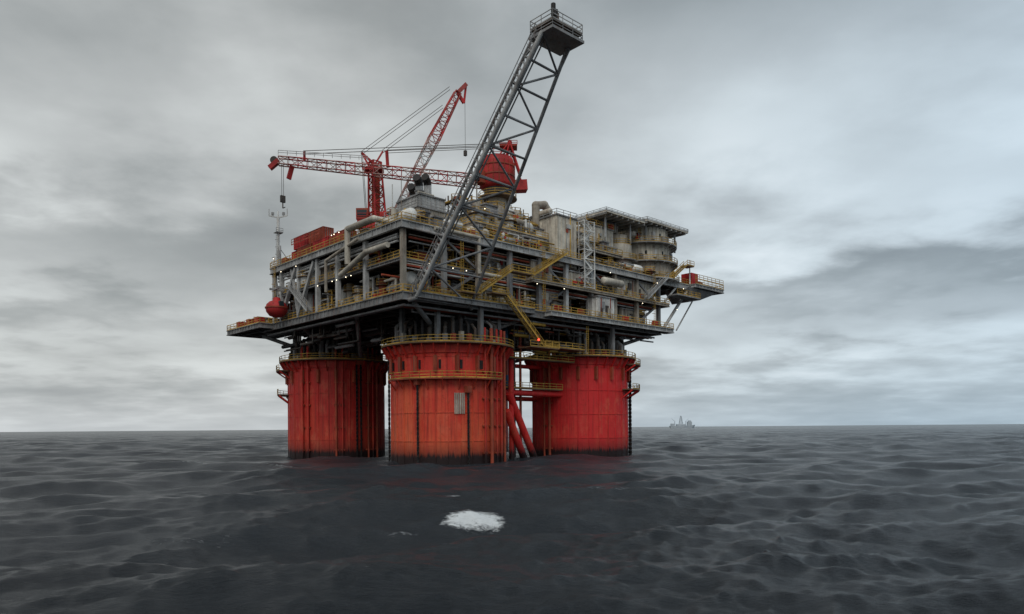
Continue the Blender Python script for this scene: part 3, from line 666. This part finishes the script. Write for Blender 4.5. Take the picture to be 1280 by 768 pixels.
for x, d in ((-24,-12),(16,10)): b.beam((sx+x,sy,12),(sx+x,sy,26),2,2,'haze'); b.beam((sx+x,sy,26),(sx+x+d,sy,35),1,1,'haze')
b.build()

# ------------------------------------------------------------------ sea
rng = np.random.default_rng(42)
ncomp = 230
lam = np.exp(rng.uniform(np.log(.55), np.log(46), ncomp))
spread = np.where(lam > 8, .38, np.where(lam > 2.5, .6, .9))
th = math.radians(-72) + rng.normal(0, 1, ncomp)*spread
kx, ky = 2*np.pi/lam*np.cos(th), 2*np.pi/lam*np.sin(th)
amp = lam/(2*np.pi)*np.where(lam > 20, .016, np.where(lam > 8, .024, np.where(lam > 3, .028, .031))); ph = rng.uniform(0, 2*np.pi, ncomp)
r = np.exp(np.linspace(np.log(11), np.log(30000), 1150))
a_f = np.linspace(math.radians(51), math.radians(129), 1050); a_c = np.linspace(math.radians(129), math.radians(411), 120)[1:-1]
a = np.concatenate([a_f, a_c]); na, nr = len(a), len(r)
R, A = np.meshgrid(r, a, indexing='ij'); X = R*np.cos(A); Y = R*np.sin(A)
sp = R*math.log(30000/11)/1150
Z = np.zeros_like(X); DX = np.zeros_like(X); DY = np.zeros_like(X)
gust = .78+.4*np.sin(X*.031+1.3*np.sin(Y*.017+.5))*np.sin(Y*.023+1.1*np.sin(X*.021))
for i in range(ncomp):
    w = np.clip((lam[i]/sp-2.0)/2.0, 0, 1); rows = np.where(w[:,0] > 0)[0]
    if not len(rows): continue
    e = rows[-1]+1; w = w[:e]
    if lam[i] < 6: w = w*gust[:e]
    p_ = kx[i]*X[:e]+ky[i]*Y[:e]+ph[i]; kk = math.hypot(kx[i], ky[i])
    Z[:e] += w*amp[i]*np.cos(p_); sn = w*amp[i]*np.sin(p_)*.95; DX[:e] -= sn*kx[i]/kk; DY[:e] -= sn*ky[i]/kk
cx, cy = -3.4, 54.0
gx, gy = X-cx, Y-cy; ca_, sa_ = math.cos(.2), math.sin(.2); al = gx*ca_+gy*sa_; ac = -gx*sa_+gy*ca_
Z += .6*np.exp(-(al/4.2)**2-(ac/1.3)**2)
foam = 1.15*np.exp(-((al-.5)/2.6)**4-((ac+.8)/(1.15+.15*al.clip(-3,3)))**2)
def spot(x, y, rx, ry, s, an=0.0):
    gx, gy = X-x, Y-y; c_, s_ = math.cos(an), math.sin(an); return s*np.exp(-((gx*c_+gy*s_)/rx)**2-((-gx*s_+gy*c_)/ry)**2)
foam += spot(-7.4,50.5,1.6,.5,.7,.5)+spot(-4.9,59.5,1.1,.7,.75)+spot(-20,46,6,1.2,.42,.2)+spot(-55,130,12,2.2,.55)+spot(-40,128,8,1.5,.5)+spot(9,66,5,.9,.45)+spot(17,31,2.5,.8,.35,.5)
for c in cols.values():
    wx, wy = KX+c[0]*CA-c[1]*SA, KY+c[0]*SA+c[1]*CA; d = np.hypot(X-wx, Y-wy); foam += .4*np.exp(-((d-CR-.3)/.8)**2)
foam += np.clip((Z-.95)*.45, 0, .3)
verts = np.stack([X+DX, Y+DY, Z], -1).reshape(-1, 3)
ii = np.arange((nr-1)); jj = np.arange(na); I, J = np.meshgrid(ii, jj, indexing='ij'); J2 = (J+1) % na
faces = np.stack([I*na+J, (I+1)*na+J, (I+1)*na+J2, I*na+J2], -1).reshape(-1, 4)
me = bpy.data.meshes.new('sea'); nv, nf = len(verts), len(faces)
me.vertices.add(nv); me.vertices.foreach_set('co', verts.astype(np.float32).ravel())
me.loops.add(nf*4); me.loops.foreach_set('vertex_index', faces.astype(np.int32).ravel())
me.polygons.add(nf); me.polygons.foreach_set('loop_start', np.arange(0, nf*4, 4, dtype=np.int32)); me.polygons.foreach_set('loop_total', np.full(nf, 4, dtype=np.int32))
me.polygons.foreach_set('use_smooth', np.ones(nf, dtype=bool)); me.update(calc_edges=True)
at_ = me.attributes.new('foam', 'FLOAT', 'POINT'); at_.data.foreach_set('value', foam.astype(np.float32).ravel())
sea = bpy.data.objects.new('sea', me); scene.collection.objects.link(sea)
m, nt, p = new_mat('sea_water'); me.materials.append(m)
tc = N(nt, 'ShaderNodeTexCoord').outputs['Object']
n0 = noise(nt, mapped(nt, tc, (.55, 1.9, 1), rad(-18)), .35, 10, 0.7, .3)
n1 = noise(nt, mapped(nt, tc, (.7, 1.9, 1), rad(-18)), 2.4, 10, 0.74, .3)
bp0 = N(nt, 'ShaderNodeBump'); bp0.inputs['Strength'].default_value = .6; bp0.inputs['Distance'].default_value = .9
nt.links.new(n0, bp0.inputs['Height'])
bp = N(nt, 'ShaderNodeBump'); bp.inputs['Strength'].default_value = .9; bp.inputs['Distance'].default_value = .28
nt.links.new(n1, bp.inputs['Height']); nt.links.new(bp0.outputs[0], bp.inputs['Normal']); nt.links.new(bp.outputs[0], p.inputs['Normal'])
fa = N(nt, 'ShaderNodeAttribute', attribute_name='foam').outputs['Fac']
fn = noise(nt, mapped(nt, tc, (.8, 1.6, 1)), 2.0, 10, .78, .8)
fm = math_n(nt, 'SUBTRACT', math_n(nt, 'MULTIPLY_ADD', fa, .52, fn), .78)
fm = math_n(nt, 'MULTIPLY', fm, 5.0, clamp=True)
base = ramp(nt, noise(nt, tc, .05, 4), [(.3, (.018,.022,.027)), (.7, (.034,.040,.047))]).outputs[0]
nt.links.new(mix(nt, fm, base, (.80,.83,.84)), p.inputs['Base Color'])
nt.links.new(math_n(nt, 'MULTIPLY_ADD', fm, .45, .27), p.inputs['Roughness'])
p.inputs['IOR'].default_value = 1.33; p.inputs['Specular IOR Level'].default_value = .37

# ------------------------------------------------------------------ sky (overcast)
w = bpy.data.worlds.new('World'); scene.world = w; w.use_nodes = True; nt = w.node_tree
for n in list(nt.nodes): nt.nodes.remove(n)
out = N(nt, 'ShaderNodeOutputWorld')
SUN_EL, SUN_AZ = math.radians(50), math.radians(184)
sky = N(nt, 'ShaderNodeTexSky', sky_type='NISHITA'); sky.sun_disc = False; sky.sun_elevation = SUN_EL; sky.sun_rotation = SUN_AZ; sky.air_density = 1.2; sky.dust_density = 2
d = N(nt, 'ShaderNodeTexCoord').outputs['Generated']
sep = N(nt, 'ShaderNodeSeparateXYZ'); nt.links.new(d, sep.inputs[0]); dx, dy, dz = sep.outputs
zc = math_n(nt, 'ADD', math_n(nt, 'MAXIMUM', dz, 0.0), .14)
pl = N(nt, 'ShaderNodeCombineXYZ'); nt.links.new(math_n(nt, 'DIVIDE', dx, zc), pl.inputs[0]); nt.links.new(math_n(nt, 'DIVIDE', dy, zc), pl.inputs[1]); pl.inputs[2].default_value = 2.3
n1 = noise(nt, pl.outputs[0], .75, 10, .5, .15); n2 = noise(nt, pl.outputs[0], 2.1, 10, .52, .1)
n3 = noise(nt, mapped(nt, pl.outputs[0], (.35,1,1)), 1.3, 5, .5)
az = math_n(nt, 'ARCTAN2', dx, dy)
hz = math_n(nt, 'SQRT', math_n(nt, 'ADD', math_n(nt, 'MULTIPLY', dx, dx), math_n(nt, 'MULTIPLY', dy, dy)))
el = math_n(nt, 'DIVIDE', dz, math_n(nt, 'MAXIMUM', hz, .01))
azw = math_n(nt, 'ADD', az, math_n(nt, 'MULTIPLY_ADD', n1, .6, -.3)); elw = math_n(nt, 'ADD', el, math_n(nt, 'MULTIPLY_ADD', n2, .26, -.13))
blobs = [(-.42,.28,.24,.075,-.24), (-.60,.15,.17,.03,-.14), (-.16,.44,.35,.07,-.04), (-.60,.31,.14,.045,.20), (.34,.34,.16,.08,.20), (.56,.25,.16,.045,.18),
         (-.55,.085,.3,.04,.12), (.5,.185,.30,.022,-.10), (.2,.57,.35,.07,-.14), (.62,.50,.15,.08,-.08), (.35,.11,.3,.04,.12), (-.5,.50,.3,.09,-.10), (.1,.25,.1,.2,.05), (.33,.19,.12,.03,-.06)]
tot = None
for ba, be, sa2, se, am in blobs:
    q1 = math_n(nt, 'POWER', math_n(nt, 'ABSOLUTE', math_n(nt, 'DIVIDE', math_n(nt, 'SUBTRACT', azw, ba), sa2)), 2.0)
    q2 = math_n(nt, 'POWER', math_n(nt, 'ABSOLUTE', math_n(nt, 'DIVIDE', math_n(nt, 'SUBTRACT', elw, be), se)), 2.0)
    gk = math_n(nt, 'MULTIPLY', math_n(nt, 'EXPONENT', math_n(nt, 'MULTIPLY', math_n(nt, 'ADD', q1, q2), -1.0)), am)
    tot = gk if tot is None else math_n(nt, 'ADD', tot, gk)
val = math_n(nt, 'MULTIPLY_ADD', n1, .75, math_n(nt, 'MULTIPLY_ADD', n2, .58, .56-.375-.29-.1))
val = math_n(nt, 'ADD', math_n(nt, 'MULTIPLY_ADD', n3, .2, val), tot)
cr = ramp(nt, val, [(.20, (.21,.225,.235)), (.38, (.31,.33,.335)), (.55, (.45,.47,.475)), (.72, (.62,.65,.655)), (.9, (.78,.80,.80))])
bl = ramp(nt, math_n(nt, 'MULTIPLY_ADD', az, .6, .45), [(.35, (1.0,1.0,.985)), (.85, (.86,.98,1.09))])
c2 = mix(nt, 1.0, cr.outputs[0], bl.outputs[0], 'MULTIPLY')
c3 = mix(nt, ramp(nt, el, [(0.0, (.7,)*3), (.09, (0,0,0))]).outputs[0], c2, mix(nt, ramp(nt, math_n(nt, 'MULTIPLY_ADD', az, .8, .5), [(.2,(0,0,0)),(.9,(1,1,1))]).outputs[0], (.52,.55,.57), (.34,.44,.52)))
b1 = N(nt, 'ShaderNodeBackground'); nt.links.new(sky.outputs[0], b1.inputs[0]); b1.inputs[1].default_value = .08
b2 = N(nt, 'ShaderNodeBackground'); nt.links.new(c3, b2.inputs[0]); b2.inputs[1].default_value = 1.15
ms = N(nt, 'ShaderNodeMixShader'); ms.inputs[0].default_value = .94
nt.links.new(b1.outputs[0], ms.inputs[1]); nt.links.new(b2.outputs[0], ms.inputs[2]); nt.links.new(ms.outputs[0], out.inputs[0])

sl = bpy.data.lights.new('sun', 'SUN'); sl.energy = 1.2; sl.angle = math.radians(35); sl.color = (1, .97, .92)
so = bpy.data.objects.new('sun', sl); scene.collection.objects.link(so)
sd = Vector((math.sin(SUN_AZ)*math.cos(SUN_EL), math.cos(SUN_AZ)*math.cos(SUN_EL), math.sin(SUN_EL)))
so.rotation_euler = sd.to_track_quat('Z', 'Y').to_euler()

# ------------------------------------------------------------------ camera
cd = bpy.data.cameras.new('camera'); cd.sensor_width = 36; cd.lens = 900/1280*36; cd.shift_y = 151/1280; cd.clip_start = .5; cd.clip_end = 60000
co = bpy.data.objects.new('camera', cd); scene.collection.objects.link(co)
co.matrix_world = Matrix.Translation((0,0,6.6)) @ Matrix.Rotation(math.radians(90), 4, 'X') @ Matrix.Rotation(math.radians(-.45), 4, 'Z')
scene.camera = co
scene.view_settings.view_transform = 'Standard'; scene.view_settings.look = 'None'; scene.view_settings.exposure = 0
